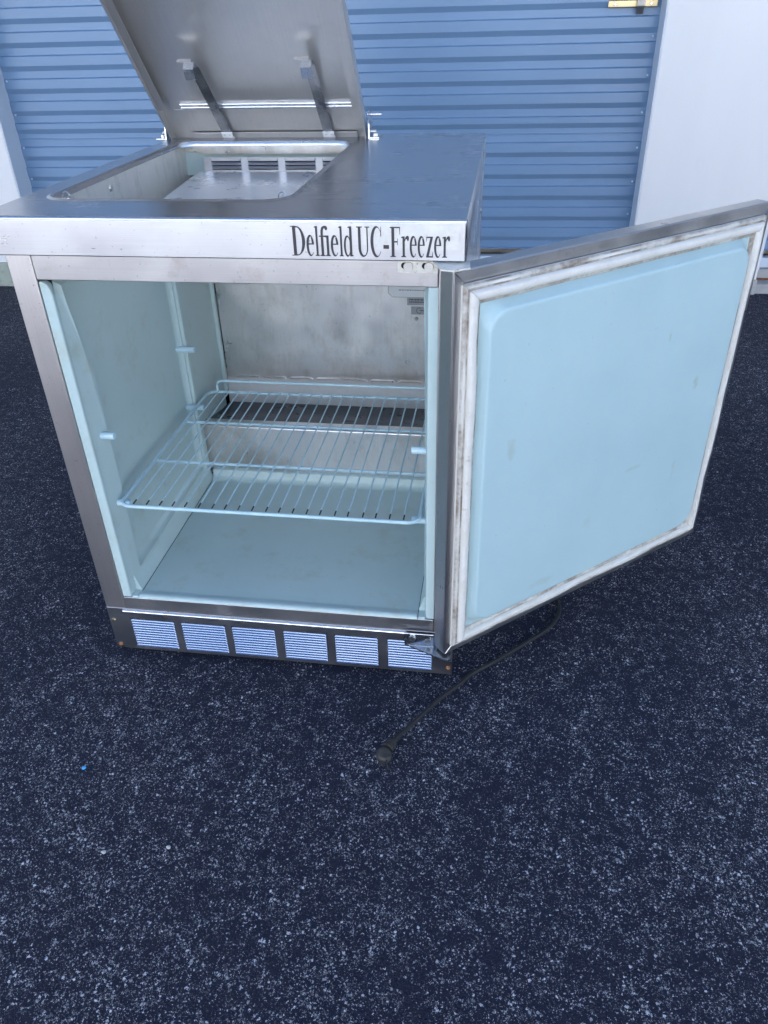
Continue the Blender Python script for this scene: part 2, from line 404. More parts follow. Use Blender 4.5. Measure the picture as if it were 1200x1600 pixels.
# --- top with the rounded hatch opening
bm = bmesh.new()
def rect_ring(ins, z, rc=.003): return [(x, y, z) for x, y in rrect(ins, W-ins, ins, D-ins, max(.0015, rc-ins*.5), 3)]
er = .0035
outer = loops(bm, [rect_ring(er*(1-math.sin(R(a))), HT-er*(1-math.cos(R(a))), .006) for a in (0, 22, 45, 68, 90)] + [rect_ring(0, HT-HB, .006), rect_ring(.012, HT-HB, .006)])
HX0, HX1, HY0, HY1 = .047, .419, .110, .684
def hole_ring(off, z, r=.040): return [(x, y, z) for x, y in rrect(HX0-off, HX1+off, HY0-off, HY1+off, r+off, 8)]
rl = .010
inner = loops(bm, [hole_ring(.0105, HT), hole_ring(.0095, HT+.0002), hole_ring(.0072, HT+.0011), hole_ring(.0055, HT+.0017), hole_ring(.0038, HT+.0018), hole_ring(.0018, HT+.0011), hole_ring(.0004, HT-.0006), hole_ring(0, HT-.006), hole_ring(-.0008, HT-.0085)])
curved = set(bm.faces)
eds = []
for rg in (outer[0], inner[0]):
    n = len(rg)
    for k in range(n):
        e = bm.edges.get((rg[k], rg[(k+1) % n])); eds.append(e)
bmesh.ops.triangle_fill(bm, use_beauty=True, edges=eds)
bmesh.ops.recalc_face_normals(bm, faces=bm.faces[:])
for f in bm.faces: f.smooth = f in curved
top = link('top_panel', bm, M['top'], fz)
# the front band gets its own skin so that its grain and wear differ from the top
band = link('front_band', B(.0025, W-.0025, -.0012, .004, HT-HB+.0005, HT-.004, bev=.001), M['band'], top, True)
link('residue_patch', B(.551, .677, -.00145, -.0010, .802, .8345), paint('sticker_residue', (.66, .64, .60), .35, .10, 40, .3, (.45, .40, .33), .5), top)

# --- lettering: condensed serif drawn as outlines (x, z in units of cap height), filled as flat vinyl
def bez(p0, p1, p2, p3, n=10):
    return [tuple((1-t)**3*a+3*(1-t)**2*t*b+3*(1-t)*t*t*c+t**3*d for a, b, c, d in zip(p0, p1, p2, p3)) for t in [i/n for i in range(n)]]
def ell(cx, cz, rx, rz, a0=0, a1=360, n=24):
    return [(cx+rx*math.cos(R(a0+(a1-a0)*i/n)), cz+rz*math.sin(R(a0+(a1-a0)*i/n))) for i in range(n if a1-a0 == 360 else n+1)]
def rc(x0, x1, z0, z1): return [(x0, z0), (x1, z0), (x1, z1), (x0, z1)]
def serif(xc, hw, z, up, t=.028):     # bracketed serif under/over a stem
    s = 1 if up else -1
    return [(xc-hw, z), (xc+hw, z), (xc+hw, z+s*t*.6), (xc+hw*.45, z+s*t*1.9), (xc-hw*.45, z+s*t*1.9), (xc-hw, z+s*t*.6)]
def dshape(x0, x1, z0, z1, n=14):
    zc, rz = (z0+z1)/2, (z1-z0)/2
    return [(x0, z0)] + [(x0+(x1-x0)*(.25+.75*math.cos(R(-90+180*i/n))), zc+rz*math.sin(R(-90+180*i/n))) for i in range(n+1)] + [(x0, z1)]
# every glyph: list of (polygon, is_hole_of_previous) in a unit box x 0..1
def G_D(): return [[dshape(.14, 1.0, 0, 1), dshape(.36, .78, .05, .95)], [[(0, 0), (.2, 0), (.2, .03), (0, .03)]], [[(0, .97), (.2, .97), (.2, 1), (0, 1)]]]
def G_e(x=.0, h=.70):
    c = h/2
    return [[ell(.5, c, .5, c+.012, 12, 318, 30) + ell(.60, c-.005, .30, c-.045, 318, 62, 20)[::1] + ell(.48, c+.0, .24, c-.03, 62, 12, 6)],
            [rc(.22, .985, c+.035, c+.075)]]
def G_l(asc=1.0): return [[rc(.28, .72, .02, asc)], [serif(.5, .5, 0, True)], [[(.28, asc), (.28, asc-.055), (0, asc-.045), (0, asc-.06+.03)]]]
def G_i(): return [[rc(.28, .72, .02, .69)], [serif(.5, .5, 0, True)], [[(.28, .69), (.28, .63), (0, .64), (0, .665)]], ]
def G_f(): return [[[(.18, .02), (.46, .02), (.46, .80), (.50, .88), (.58, .93), (.66, .93), (.72, .90), (.80, .86), (.92, .87), (1.0, .92), (.95, .98), (.80, 1.01), (.55, 1.01), (.32, .96), (.20, .86), (.18, .76)]],
                   [serif(.32, .32, 0, True)], [rc(.0, .80, .645, .69)]]
def G_d(): return [[rc(.66, .94, .0, 1.0)], [[(.66, 1.0), (.66, .945), (.48, .955), (.48, .975)]], [[(.94, .0), (.94, .055), (1.06, .05), (1.06, .03)]],
                   [ell(.40, .345, .40, .36, 0, 360, 28), ell(.46, .345, .24, .30, 0, 360, 28)]]
def G_U(): 
    o = [(.10, 1.0), (.10, .30)] + [(.50+.40*math.cos(R(180+180*i/14)), .30+.315*math.sin(R(180+180*i/14))) for i in range(15)] + [(.90, 1.0), (.80, 1.0), (.80, .30)] + [(.56+.24*math.cos(R(360-180*i/14)), .30+.255*math.sin(R(360-180*i/14))) for i in range(15)] + [(.32, 1.0)]
    return [[o], [rc(-.03, .45, .965, 1.0)], [rc(.66, 1.04, .965, 1.0)]]
def G_C(): return [[ell(.52, .5, .52, .52, 38, 322, 34) + ell(.62, .5, .36, .465, 318, 42, 26)], [[(.88, .68), (.96, .68), (.96, 1.0), (.92, 1.0)]]]
def G_F(): return [[rc(.14, .42, .02, .99)], [serif(.28, .28, 0, True)], [rc(0, .98, .955, 1.0)], [[(.90, .955), (.98, .955), (.98, .74), (.94, .74)]], [rc(.40, .74, .485, .535)], [[(.70, .40), (.75, .40), (.75, .62), (.70, .62)]]]
def G_r(): return [[rc(.18, .46, .02, .69)], [serif(.32, .33, 0, True)], [[(.18, .69), (.18, .63), (0, .64), (0, .665)]],
                   [[(.44, .50), (.44, .58), (.58, .68), (.76, .715), (.94, .70), (1.0, .63), (.95, .555), (.84, .535), (.76, .565), (.70, .605), (.60, .60)]]]
def G_z(): return [[[(.06, .69), (.96, .69), (.96, .66), (.42, .05), (.40, .04), (.06, .0), (.04, .03), (.60, .64), (.58, .645)]], [rc(.05, .96, .645, .69)], [[(.06, .69), (.06, .52), (.10, .52), (.17, .645)]], [rc(.04, .98, .0, .045)], [[(.98, .0), (.98, .19), (.94, .19), (.86, .045)]]]
def G_dash(): return [[rc(0, 1, .27, .40)]]
TXT = [('D', .4525, .4715), ('e', .473, .4835), ('l', .4845, .4905), ('f', .491, .5025), ('i', .4985, .5055), ('e', .506, .5165), ('l', .5172, .5232), ('d', .5237, .5355),
       ('U', .5415, .5578), ('C', .5595, .5745), ('-', .5765, .584), ('F', .5855, .599), ('r', .6000, .6105), ('e', .6112, .6207), ('e', .6217, .6312), ('z', .6325, .6420), ('e', .6432, .6527), ('r', .6538, .6640)]
FN = {'D': G_D, 'e': G_e, 'l': G_l, 'f': G_f, 'i': G_i, 'd': G_d, 'U': G_U, 'C': G_C, '-': G_dash, 'F': G_F, 'r': G_r, 'z': G_z}
Z0, CAP = .7925, .0385
let = bmesh.new()
lvl = 0
for ch, xa, xb in TXT:
    for j, polys in enumerate(FN[ch]()):
        cu = bpy.data.curves.new('tmp', 'CURVE'); cu.dimensions = '2D'; cu.fill_mode = 'FRONT'
        for poly in polys:
            sp = cu.splines.new('POLY'); sp.points.add(len(poly)-1); sp.use_cyclic_u = True
            for p_, (px, pz) in zip(sp.points, poly): p_.co = (px*(xb-xa)+xa, pz*CAP+Z0, 0, 1)
        ob = bpy.data.objects.new('tmp', cu); COL.objects.link(ob)
        dg = bpy.context.evaluated_depsgraph_get(); me = bpy.data.meshes.new_from_object(ob.evaluated_get(dg))
        yy = -.00185-.00003*j
        for v in me.vertices: v.co = (v.co.x, yy, v.co.y)
        let.from_mesh(me); bpy.data.objects.remove(ob); bpy.data.curves.remove(cu); bpy.data.meshes.remove(me)
link('lettering', let, M['letter'], top)

bm = bmesh.new()
fpts = [(.075, HT-.0085), (.068, HT-.0120), (.075, HT-.0180), (.100, HT-.0235), (.385, HT-.0235), (.402, HT-.0180), (.408, HT-.0120), (.400, HT-.0085)]
prism(bm, [(x, HY1-.0005, z) for x, z in fpts], (0, .0012, 0)); bmesh.ops.recalc_face_normals(bm, faces=bm.faces[:])
link('rim_flange', bm, M['inner'], fz)
# --- outer shell
bm = bmesh.new()
box(bm, XL, XL+.004, .016, D-.016, .02, HT-HB+.008)
box(bm, XR-.004, XR, .016, D-.016, .02, HT-HB+.008)
box(bm, XL+.004, XR-.004, D-.020, D-.016, .02, HT-HB+.008)
box(bm, XL+.004, XR-.004, .03, D-.02, .03, .06)
link('cabinet_shell', bm, M['shell'], fz)
# rivets on the right side
for yy, zz in ((.30, .62), (.30, .30), (.62, .72)):
    bm = bmesh.new(); cyl(bm, (XR-.0005, yy, zz), (1, 0, 0), .005, .003, .003); link('rivet', bm, M['bolt'], fz, True)
# --- front frame
YF = .0150
link('front_stile', B(XL, .0605, YF, YF+.02, .0935, HT-HB+.006, bev=.0016), M['steel_z'], fz, True)
link('front_stile', B(.6485, XR, YF, YF+.02, .1235, HT-HB+.006, bev=.0016), M['steel_z'], fz, True)
link('top_rail', B(.0613, .6478, YF+.0002, YF+.02, .7480, HT-HB+.006, bev=.0012), M['steel_x'], fz, True)
link('bottom_rail', B(.0613, .6478, YF+.0006, YF+.02, .1235, .1500, bev=.0012), M['steel_x'], fz, True)
bm = bmesh.new(); tube(bm, [(.055, YF-.0005, .1165), (.600, YF-.0005, .1165)], .0042, 10); link('trim_bead', bm, M['bright'], fz, True)
# --- kick panel with six louvred grilles
kp = link('kick_panel', B(XL+.0005, XR-.0005, YF-.001, YF+.004, .0205, .1230, bev=.001), M['kick'], fz, True)
grids = [(.0655, .1535), (.1665, .2545), (.2665, .3515), (.3665, .4500), (.4645, .5470), (.5635, .6470)]
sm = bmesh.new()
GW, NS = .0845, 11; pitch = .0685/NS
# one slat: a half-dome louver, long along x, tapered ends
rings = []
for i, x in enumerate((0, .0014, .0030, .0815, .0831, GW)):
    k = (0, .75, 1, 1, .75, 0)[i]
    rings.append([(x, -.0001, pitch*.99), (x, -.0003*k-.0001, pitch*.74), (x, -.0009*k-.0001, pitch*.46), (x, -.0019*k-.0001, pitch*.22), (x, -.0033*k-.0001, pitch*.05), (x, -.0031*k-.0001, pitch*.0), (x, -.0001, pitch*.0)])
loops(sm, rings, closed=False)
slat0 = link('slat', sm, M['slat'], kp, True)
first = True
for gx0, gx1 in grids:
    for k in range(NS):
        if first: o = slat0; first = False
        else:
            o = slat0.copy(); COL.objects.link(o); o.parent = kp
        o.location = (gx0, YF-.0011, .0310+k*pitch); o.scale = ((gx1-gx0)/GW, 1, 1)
for sx, sz, mm in ((.0305, .092, 'brass'), (.0315, .030, 'rust'), (.677, .038, 'rust')):
    bm = bmesh.new(); cyl(bm, (sx, YF-.001, sz), (0, -1, 0), .0045, .003, .0025, 10); link('screw', bm, M[mm], kp, True)

# --- liner
LX0, LX1 = .0795, .6325          # inner faces of the side walls at the front
for s in (0, 1):
    lin = bmesh.new()
    X = (lambda x: x) if s == 0 else (lambda x: .7120-x)
    def bx(x0, x1, *a, **k):
        a0, a1 = sorted((X(x0), X(x1))); box(lin, a0, a1, *a, **k)
    # front flange (bevelled top corner)
    A = [(X(.0612), .0165, .1505), (X(.0785), .0165, .1505), (X(.0785), .0165, .7250), (X(.0740), .0165, .7400), (X(.0660), .0165, .7450), (X(.0612), .0165, .7450)]
    if s: A = [(X(.0612), .0165, .1505), (X(.0785), .0165, .1505), (X(.0785), .0165, .7475), (X(.0612), .0165, .7475)]
    prism(lin, A if s == 0 else A[::-1], (0, .014, 0)); bmesh.ops.recalc_face_normals(lin, faces=lin.faces[:])
    liner = link('liner_flange', lin, M['liner'], fz)
    bv = liner.modifiers.new('bevel', 'BEVEL'); bv.width = .003; bv.segments = 2; bv.limit_method = 'ANGLE'
def side_wall(flip):
    bm = bmesh.new()
    X = (lambda x: x) if not flip else (lambda x: .7120-x)
    # outline of the sunk field (y, z); a jog half way up the front edge as on the moulding
    fld = [(.060, .190), (.440, .190), (.440, .735), (.034, .735), (.038, .705), (.047, .660), (.052, .628), (.0555, .612), (.0645, .606), (.0655, .590), (.064, .40)]
    # resample: front band plane x=.0800; field plane x=.0875
    bnd = [(.0240, .1505), (.462, .1505), (.462, .745), (.0240, .745)]
    xo, xi = .0787, .0880
    vo = [bm.verts.new((X(xo), y, z)) for y, z in bnd]
    v1 = [bm.verts.new((X(xo+(.0065 if y < .1 else 0)), y, z)) for y, z in fld]
    cy_ = sum(p[0] for p in fld)/len(fld); cz_ = sum(p[1] for p in fld)/len(fld)
    def ins(p, d):
        dy, dz = (1 if p[0] < cy_ else -1), (1 if p[1] < cz_ else -1)
        return (p[0]+dy*d*.75, p[1]+dz*d)
    v2 = [bm.verts.new((X(xo-.0030), *ins(p, .0020))) for p in fld]
    v3 = [bm.verts.new((X(xo-.0090), *ins(p, .0055))) for p in fld]
    v4 = [bm.verts.new((X(xo-.0125), *ins(p, .0110))) for p in fld]
    eds = [bm.edges.new((vo[i], vo[(i+1) % 4])) for i in range(4)]
    n = len(fld); eds += [bm.edges.new((v1[i], v1[(i+1) % n])) for i in range(n)]
    bmesh.ops.triangle_fill(bm, use_beauty=True, edges=eds)
    for A, C in ((v1, v2), (v2, v3), (v3, v4)):
        for i in range(n): bm.faces.new((A[i], A[(i+1) % n], C[(i+1) % n], C[i]))
    ed2 = [bm.edges.get((v4[i], v4[(i+1) % n])) for i in range(n)]
    bmesh.ops.triangle_fill(bm, use_beauty=True, edges=ed2)
    # step at the back of the moulding, then the rear bay
    def slab(x0, x1, y0, y1, z0, z1, b=.003):
        a0, a1 = sorted((X(x0), X(x1))); box(bm, a0, a1, y0, y1, z0, z1, bev=b)
    slab(.070, .0855, .444, .464, .1505, .745)
    slab(.066, .0795, .4645, .640, .1505, .742, .001)
    slab(.070, .0875, .640, .652, .285, .742)
    # curb along the floor
    cs = [(.072, .1510), (.0915, .1510), (.0915, .1570), (.0890, .1620), (.0835, .1830), (.0787, .1895)]
    prism(bm, [(X(x), .036, z) for x, z in cs] if not flip else [(X(x), .036, z) for x, z in cs][::-1], (0, .424, 0))
    bmesh.ops.recalc_face_normals(bm, faces=bm.faces[:])
    return link('liner_side', bm, M['liner'], fz, True)
ls = [side_wall(False), side_wall(True)]
# floor pan with a raised rounded front and rear lip
bm = bmesh.new()
pf = [(.0160, .1460), (.0160, .1500), (.0180, .1535), (.0220, .1550), (.0280, .1545), (.0340, .1525), (.0400, .1520), (.436, .1520), (.446, .1535), (.4525, .1580), (.4545, .1640), (.4555, .1735), (.4575, .1760), (.4640, .1765), (.470, .1765)]
loops(bm, [[(x, y, z) for y, z in pf] for x in (.0932, .6188)], closed=False)
bmesh.ops.recalc_face_normals(bm, faces=bm.faces[:])
fl = link('liner_floor', bm, M['liner'], fz, True)
link('floor_seam', B(.0800, .6320, .0175, .46, .1440, .1475), M['void'], fz)
bm = bmesh.new()
for x0, x1 in ((.0786, .0922), (.6198, .6334)): box(bm, x0, x1, .0165, .038, .1480, .1540, bev=.002)
link('liner_corner', bm, M['liner'], fz, True)
# liner ceiling either side of the hatch throat
bm = bmesh.new()
box(bm, .062, .65, .034, .098, .746, .752); box(bm, .445, .632, .098, .64, .746, .752)
link('liner_ceiling', bm, M['liner'], fz)
# pins
pm = bmesh.new(); cyl(pm, (-.014, 0, 0), (1, 0, 0), .0062, .0058, .040, 16); cyl(pm, (.0258, 0, 0), (1, 0, 0), .0058, .0048, .0008, 16)
pin0 = None
for (yy, zz) in ((.047, .477), (.437, .477), (.047, .3435), (.437, .3435)):
    for s in (0, 1):
        if pin0 is None: pin0 = link('shelf_pin', pm, M['pin'], ls[0], True); o = pin0
        else: o = pin0.copy(); COL.objects.link(o); o.parent = ls[s]
        o.location = (.0790 if s == 0 else .6330, yy, zz); o.rotation_euler = (0, 0, 0 if s == 0 else math.pi)
# --- back panel, evaporator hump, tray and louvres
bp = link('back_panel', B(.0885, .625, .652, .655, .3255, .776, bev=.0008), M['inner'], fz, True)
bm = bmesh.new()
for k in range(8):
    x = .11+k*.066; prism(bm, [(x, .6515, .3256), (x+.006, .6515, .3290), (x+.054, .6515, .3290), (x+.060, .6515, .3256)], (0, -.005, 0))
link('louver_lip', bm, M['inner'], bp, True)
link('lower_back_strip', B(.0795, .6325, .664, .667, .2400, .340), M['sticker_w'], fz)
bm = bmesh.new()
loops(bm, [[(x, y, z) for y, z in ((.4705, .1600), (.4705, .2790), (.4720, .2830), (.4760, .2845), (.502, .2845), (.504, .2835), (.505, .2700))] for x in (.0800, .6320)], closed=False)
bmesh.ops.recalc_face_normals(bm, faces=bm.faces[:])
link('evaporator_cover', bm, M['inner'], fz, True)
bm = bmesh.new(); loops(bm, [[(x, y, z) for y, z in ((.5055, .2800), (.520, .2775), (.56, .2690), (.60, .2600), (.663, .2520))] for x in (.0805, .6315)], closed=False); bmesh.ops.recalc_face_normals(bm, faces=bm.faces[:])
link('intake_shade_sheet', bm, M['slot'], fz, True)
# stickers at the upper right of the back panel
def sticker(name, x0, x1, z0, z1, m, cut=0):
    y = .6519
    if cut: pts = [(x0, y, z1), (x0, y, z0+cut), (x0+cut, y, z0), (x1-cut, y, z0), (x1, y, z0+cut), (x1, y, z1)]
    else: pts = [(x0, y, z1), (x0, y, z0), (x1, y, z0), (x1, y, z1)]
    bm = bmesh.new(); prism(bm, pts[::-1], (0, -.0006, 0)); bmesh.ops.recalc_face_normals(bm, faces=bm.faces[:]); return link(name, bm, m, bp)
sticker('sticker_border', .4880, .5830, .5285, .570, M['print'], .009); 
bm = bmesh.new(); prism(bm, [(.4890, .6508, .5700), (.4890, .6508, .5382), (.4972, .6508, .5295), (.5740, .6508, .5295), (.5820, .6508, .5382), (.5820, .6508, .5700)][::-1], (0, -.0003, 0)); link('sticker', bm, M['sticker_w'], bp)
sticker('sticker', .5300, .5840, .5110, .5285-.0008, M['sticker_g'])
sticker('sticker', .5390, .5840, .4900, .5085, M['sticker_g'])
bm = bmesh.new()
def dash(x0, x1, z, h=.0016): box(bm, x0, x1, .6500, .6510, z, z+h)
x = .512
while x < .566: dd = random.uniform(.002, .006); dash(x, x+dd, .5445, .0014); x += dd+.0012
for z in (.5228, .5175):
    x = .535
    while x < .578: dd = random.uniform(.0015, .005); dash(x, x+dd, z, .0022); x += dd+.0012
arc = [(.5575+.0062*math.cos(R(a)), .6506, .4995+.0062*math.sin(R(a))) for a in range(50, 311, 20)]
tube(bm, arc, .0006, 5)
x = .5585
while x < .576: dd = random.uniform(.001, .003); dash(x, x+dd, .4988, .0018); x += dd+.0008
link('sticker_print', bm, M['print'], bp)
bm = bmesh.new(); cyl(bm, (.551, .6518, .4800), (0, -1, 0), .0045, .002, .003, 12); link('rivet', bm, M['inner'], bp, True)
# hatch throat
bm = bmesh.new()
box(bm, .0430, .0462, .06, .704, .744, HT-.0092); box(bm, .0365, .430, .704, .708, .775, HT-.012); box(bm, .428, .432, .095, .700, .752, HT-.012); box(bm, .040, .430, .093, .097, .752, HT-.012)
link('hatch_throat', bm, M['throat'], fz)
link('throat_liner', B(.0405, .4275, .700, .7035, .772, .8190, bev=.001), M['liner'], fz)
bm = bmesh.new(); cyl(bm, (.0462, .33, .815), (1, 0, 0), .006, .004, .003, 12); link('screw', bm, M['bolt'], fz, True)
# clips at the front corners of the opening
for cx in (.062, .404):
    bm = bmesh.new(); tube(bm, [(cx+.0055*math.cos(R(a)), .150, HT-.004+.0075*math.sin(R(a))) for a in range(-20, 201, 20)], .0011, 6); cyl(bm, (cx, .153, HT-.016), (0, 0, 1), .006, .004, .010, 10)
    link('lid_clip', bm, M['bright'], fz, True)
# raised tray (evaporator top) with louvred riser behind
bm = bmesh.new()
tr = [(.405, .752), (.408, .768), (.415, .7755), (.60, .7870), (.645, .7895)]
loops(bm, [[(x, y, z+dz) for y, z in tr] for x, dz in ((.084, -.022), (.087, -.004), (.095, 0), (.600, 0), (.608, -.02))], closed=False)
bmesh.ops.recalc_face_normals(bm, faces=bm.faces[:])
link('evaporator_tray', bm, M['tray'], fz, True)
lr = link('louver_riser', B(.105, .60, .648, .6505, .776, .8155, bev=.0008), M['riser'], fz, True)
lm = bmesh.new()
loops(lm, [[(x, y*k, z) for y, z in ((0, .0052), (-.0030, .0030), (-.0056, .0005), (-.0050, 0), (0, -.0008))] for x, k in ((0, 0), (.003, 1), (.062, 1), (.065, 0))], closed=False)
l0 = None
gm = bmesh.new()
for k in range(6):
    for j in range(3):
        if l0 is None: l0 = link('slat', lm, M['riser'], lr, True); o = l0
        else: o = l0.copy(); COL.objects.link(o); o.parent = lr
        o.location = (.121+k*.079, .6478, .7950+j*.0072)
        box(gm, .122+k*.079, .185+k*.079, .6472, .6476, .7918+j*.0072, .7948+j*.0072)
link('louver_slot', gm, M['void'], lr)
# --- lid, hinged behind the opening and leaning over it
LE = R(48.9)
lid = bpy.data.objects.new('lid', None); COL.objects.link(lid); lid.parent = fz
# local frame: x across, y up along the lid, z out of the underside (towards the viewer, downwards)
ux, uu = Vector((1, 0, 0)), Vector((0, -math.cos(LE), math.sin(LE)))
nn = ux.cross(uu)
lid.matrix_local = Matrix(((1, uu.x, nn.x, .008), (0, uu.y, nn.y, .739), (0, uu.z, nn.z, .855), (0, 0, 0, 1)))
LW, LL = .431, .640
bm = bmesh.new()
# nn points up-forward or down? make the inner side the one facing the viewer
SGN = 1 if nn.z < 0 else -1
def zb(a, b): a, b = SGN*a, SGN*b; return (min(a, b), max(a, b))
box(bm, 0, LW, -.028, LL, *zb(-.006, 0), bev=.0015)
box(bm, 0, .004, -.028, LL, *zb(.0002, .020), bev=.001)
box(bm, LW-.004, LW, -.028, LL, *zb(.0002, .020), bev=.001)
lidp = link('lid_panel', bm, M['lid'], lid, True)
link('lid_fold', B(.0045, .0200, .075, LL-.01, *zb(.0155, .0170)), M['lid'], lid)
link('lid_fold', B(LW-.0200, LW-.0045, .062, LL-.01, *zb(.0155, .0170)), M['lid'], lid)
link('rear_fold', B(.046, LW-.022, -.028, .0005, *zb(.0050, .0062), bev=.0005), M['lid'], lid, True)
link('rear_panel', B(.030, LW-.006, .002, .062, *zb(.0012, .0028), bev=.0006), M['lid'], lid, True)
bm = bmesh.new(); tube(bm, [(.048, .0665, SGN*.002), (LW-.018, .0665, SGN*.002)], .0036, 8); tube(bm, [(.048, .0745, SGN*.002), (LW-.018, .0745, SGN*.002)], .0036, 8); link('stiffening_bead', bm, M['bright'], lid, True)
def strap(xb, xt):
    # flat spring strap, hinged at the rear fold, hooked at its free end
    path = [(xb, .006, .0105), (xb+(xt-xb)*.5, .098, .0155), (xt, .186, .0210)]
    bm = bmesh.new()
    loops(bm, [[(x-.0105, y, SGN*z) for x, y, z in path], [(x+.0105, y, SGN*z) for x, y, z in path]], closed=False)
    bmesh.ops.solidify(bm, geom=bm.faces[:], thickness=.0012)
    s = link('lid_strap', bm, M['shell'], lid)
    bm = bmesh.new()
    # hook: bends up off the strap, runs out and ends in a cross tab
    hk = [(.186, .0210), (.203, .0270), (.209, .0330), (.206, .0470), (.186, .0520), (.183, .0470)]
    loops(bm, [[(xt-.0100, y, SGN*z) for y, z in hk], [(xt+.0100, y, SGN*z) for y, z in hk]], closed=False)
    loops(bm, [[(xt-.024, .2080, SGN*.024), (xt+.004, .2085, SGN*.024)], [(xt-.024, .2090, SGN*.033), (xt+.004, .2095, SGN*.033)]], closed=False)
    bmesh.ops.solidify(bm, geom=bm.faces[:], thickness=.0016)
    link('strap_hook', bm, M['bright'], lid)
    bm = bmesh.new(); box(bm, xb-.0125, xb+.0125, -.0215, -.0075, *zb(.0078, .0095), bev=.0008); box(bm, xb-.0125, xb+.0125, -.0068, .0080, *zb(.0110, .0128), bev=.0008)
    h = link('strap_hinge', bm, M['tray'], lid, True)
    bm = bmesh.new()
    for dx in (-.006, .006):
        for yy, zz in ((-.0145, .0094), (.001, .0127)): cyl(bm, (xb+dx, yy, SGN*zz), (0, 0, SGN), .0022, .0018, .0007, 10)
    link('hinge_screw', bm, M['bolt'], lid, True)
strap(.128, .1205); strap(.349, .347)
# side hinge brackets standing on the top
for sx, out in ((.0015, -1), (.4440, 1)):
    bm = bmesh.new()
    prism(bm, [(sx, .715, HT+.0005), (sx, .770, HT+.0005), (sx, .765, .868), (sx, .745, .892), (sx, .728, .892), (sx, .718, .868)], (.0022, 0, 0))
    a0, a1 = sorted((sx+(.0024 if out > 0 else -.0002), sx+out*.022)); box(bm, a0, a1, .716, .768, HT+.0005, HT+.0026)
    bmesh.ops.recalc_face_normals(bm, faces=bm.faces[:])
    link('hinge_bracket', bm, M['shell'], fz)
    bm = bmesh.new(); cyl(bm, (sx+(-.010 if out < 0 else -.004), .7345, .884), (1, 0, 0) if out > 0 else (1, 0, 0), .0032, .0032, .020 if out < 0 else .030, 10)
    cyl(bm, (sx-out*.003, .7345, .884), (out, 0, 0), .0055, .0055, .002, 12); link('hinge_bolt', bm, M['bright'], fz, True)
    bm = bmesh.new(); cyl(bm, (sx+out*.012, .735, HT+.0026), (0, 0, 1), .0055, .0050, .005, 6); cyl(bm, (sx+(0 if out > 0 else -.012), .735, .852), (1, 0, 0), .0035, .0035, .014, 10); link('bracket_screw', bm, M['bolt'], fz, True)

# --- door
DHX, DHY, DTH, DZ0, DZ1, DT, DW = .6706, -.0185, .7132, .1007, .7790, .030, .672
door = bpy.data.objects.new('door', None); COL.objects.link(door); door.parent = fz
dv = Vector((math.cos(DTH), math.sin(DTH), 0)); dn = Vector((math.sin(DTH), -math.cos(DTH), 0))
# local: x along the door from the hinge edge, y = INTO the door (outer skin), z up
door.matrix_local = Matrix(((dv.x, -dn.x, 0, DHX), (dv.y, -dn.y, 0, DHY), (0, 0, 1, DZ0), (0, 0, 0, 1)))
H = DZ1-DZ0
link('door_skin', B(0, DW, .0012, DT, 0, H, bev=.0022), M['door_edge'], door, True)
# four mitred edge strips around the inner face
t = .0175; g_ = .0006
def strip(pts, m):
    bm = bmesh.new(); prism(bm, [(x, .0010, z) for x, z in pts], (0, -.0014, 0)); bmesh.ops.recalc_face_normals(bm, faces=bm.faces[:])
    o = link('edge_strip', bm, m, door); b = o.modifiers.new('bevel', 'BEVEL'); b.width = .0006; b.segments = 1; return o
e0 = .0012
strip([(e0, e0+g_), (t, t+g_), (t, H-t-g_), (e0, H-e0-g_)], M['door_edge'])
strip([(DW-e0, e0+g_), (DW-t, t+g_), (DW-t, H-t-g_), (DW-e0, H-e0-g_)], M['door_edge'])
strip([(e0+g_, H-e0), (DW-e0-g_, H-e0), (DW-t-g_, H-t), (t+g_, H-t)], M['steel_x'])
strip([(e0+g_, e0), (DW-e0-g_, e0), (DW-t-g_, t), (t+g_, t)], M['steel_x'])
# gasket: ridged profile swept round four mitred lengths
GI = (.0125, DW-.0180, .0185, H-.0185)       # outer rectangle
prof = [(.0, -.0005), (.0, -.0060), (.0018, -.0085), (.0050, -.0090), (.0066, -.0070), (.0080, -.0072), (.0098, -.0130), (.0130, -.0152), (.0190, -.0150), (.0222, -.0125), (.0232, -.0085), (.0244, -.0078), (.0285, -.0070), (.0300, -.0050), (.0300, -.0005)]
x0, x1, z0, z1 = GI
corners = lambda d: [(x0+d, z0+d), (x1-d, z0+d), (x1-d, z1-d), (x0+d, z1-d)]
for i in range(4):
    bm = bmesh.new(); j = (i+1) % 4
    A, C = [], []
    rows = []
    NSEG = 10
    for s in range(NSEG+1):
        f = s/NSEG; row = []
        for d, y in prof:
            p, q = corners(d)[i], corners(d)[j]
            wob = 1+.10*math.sin(s*2.1+i)+.08*math.sin(s*4.7+2*i)
            gp = .0004*(1 if s == 0 else (-1 if s == NSEG else 0))
            L = math.hypot(q[0]-p[0], q[1]-p[1])
            row.append((p[0]+(q[0]-p[0])*(f+gp/L), y*wob if 0 < s < NSEG else y, p[1]+(q[1]-p[1])*(f+gp/L)))
        rows.append(row)
    loops(bm, rows, closed=False); bmesh.ops.recalc_face_normals(bm, faces=bm.faces[:])
    o = link('gasket', bm, M['gasket'], door, True)
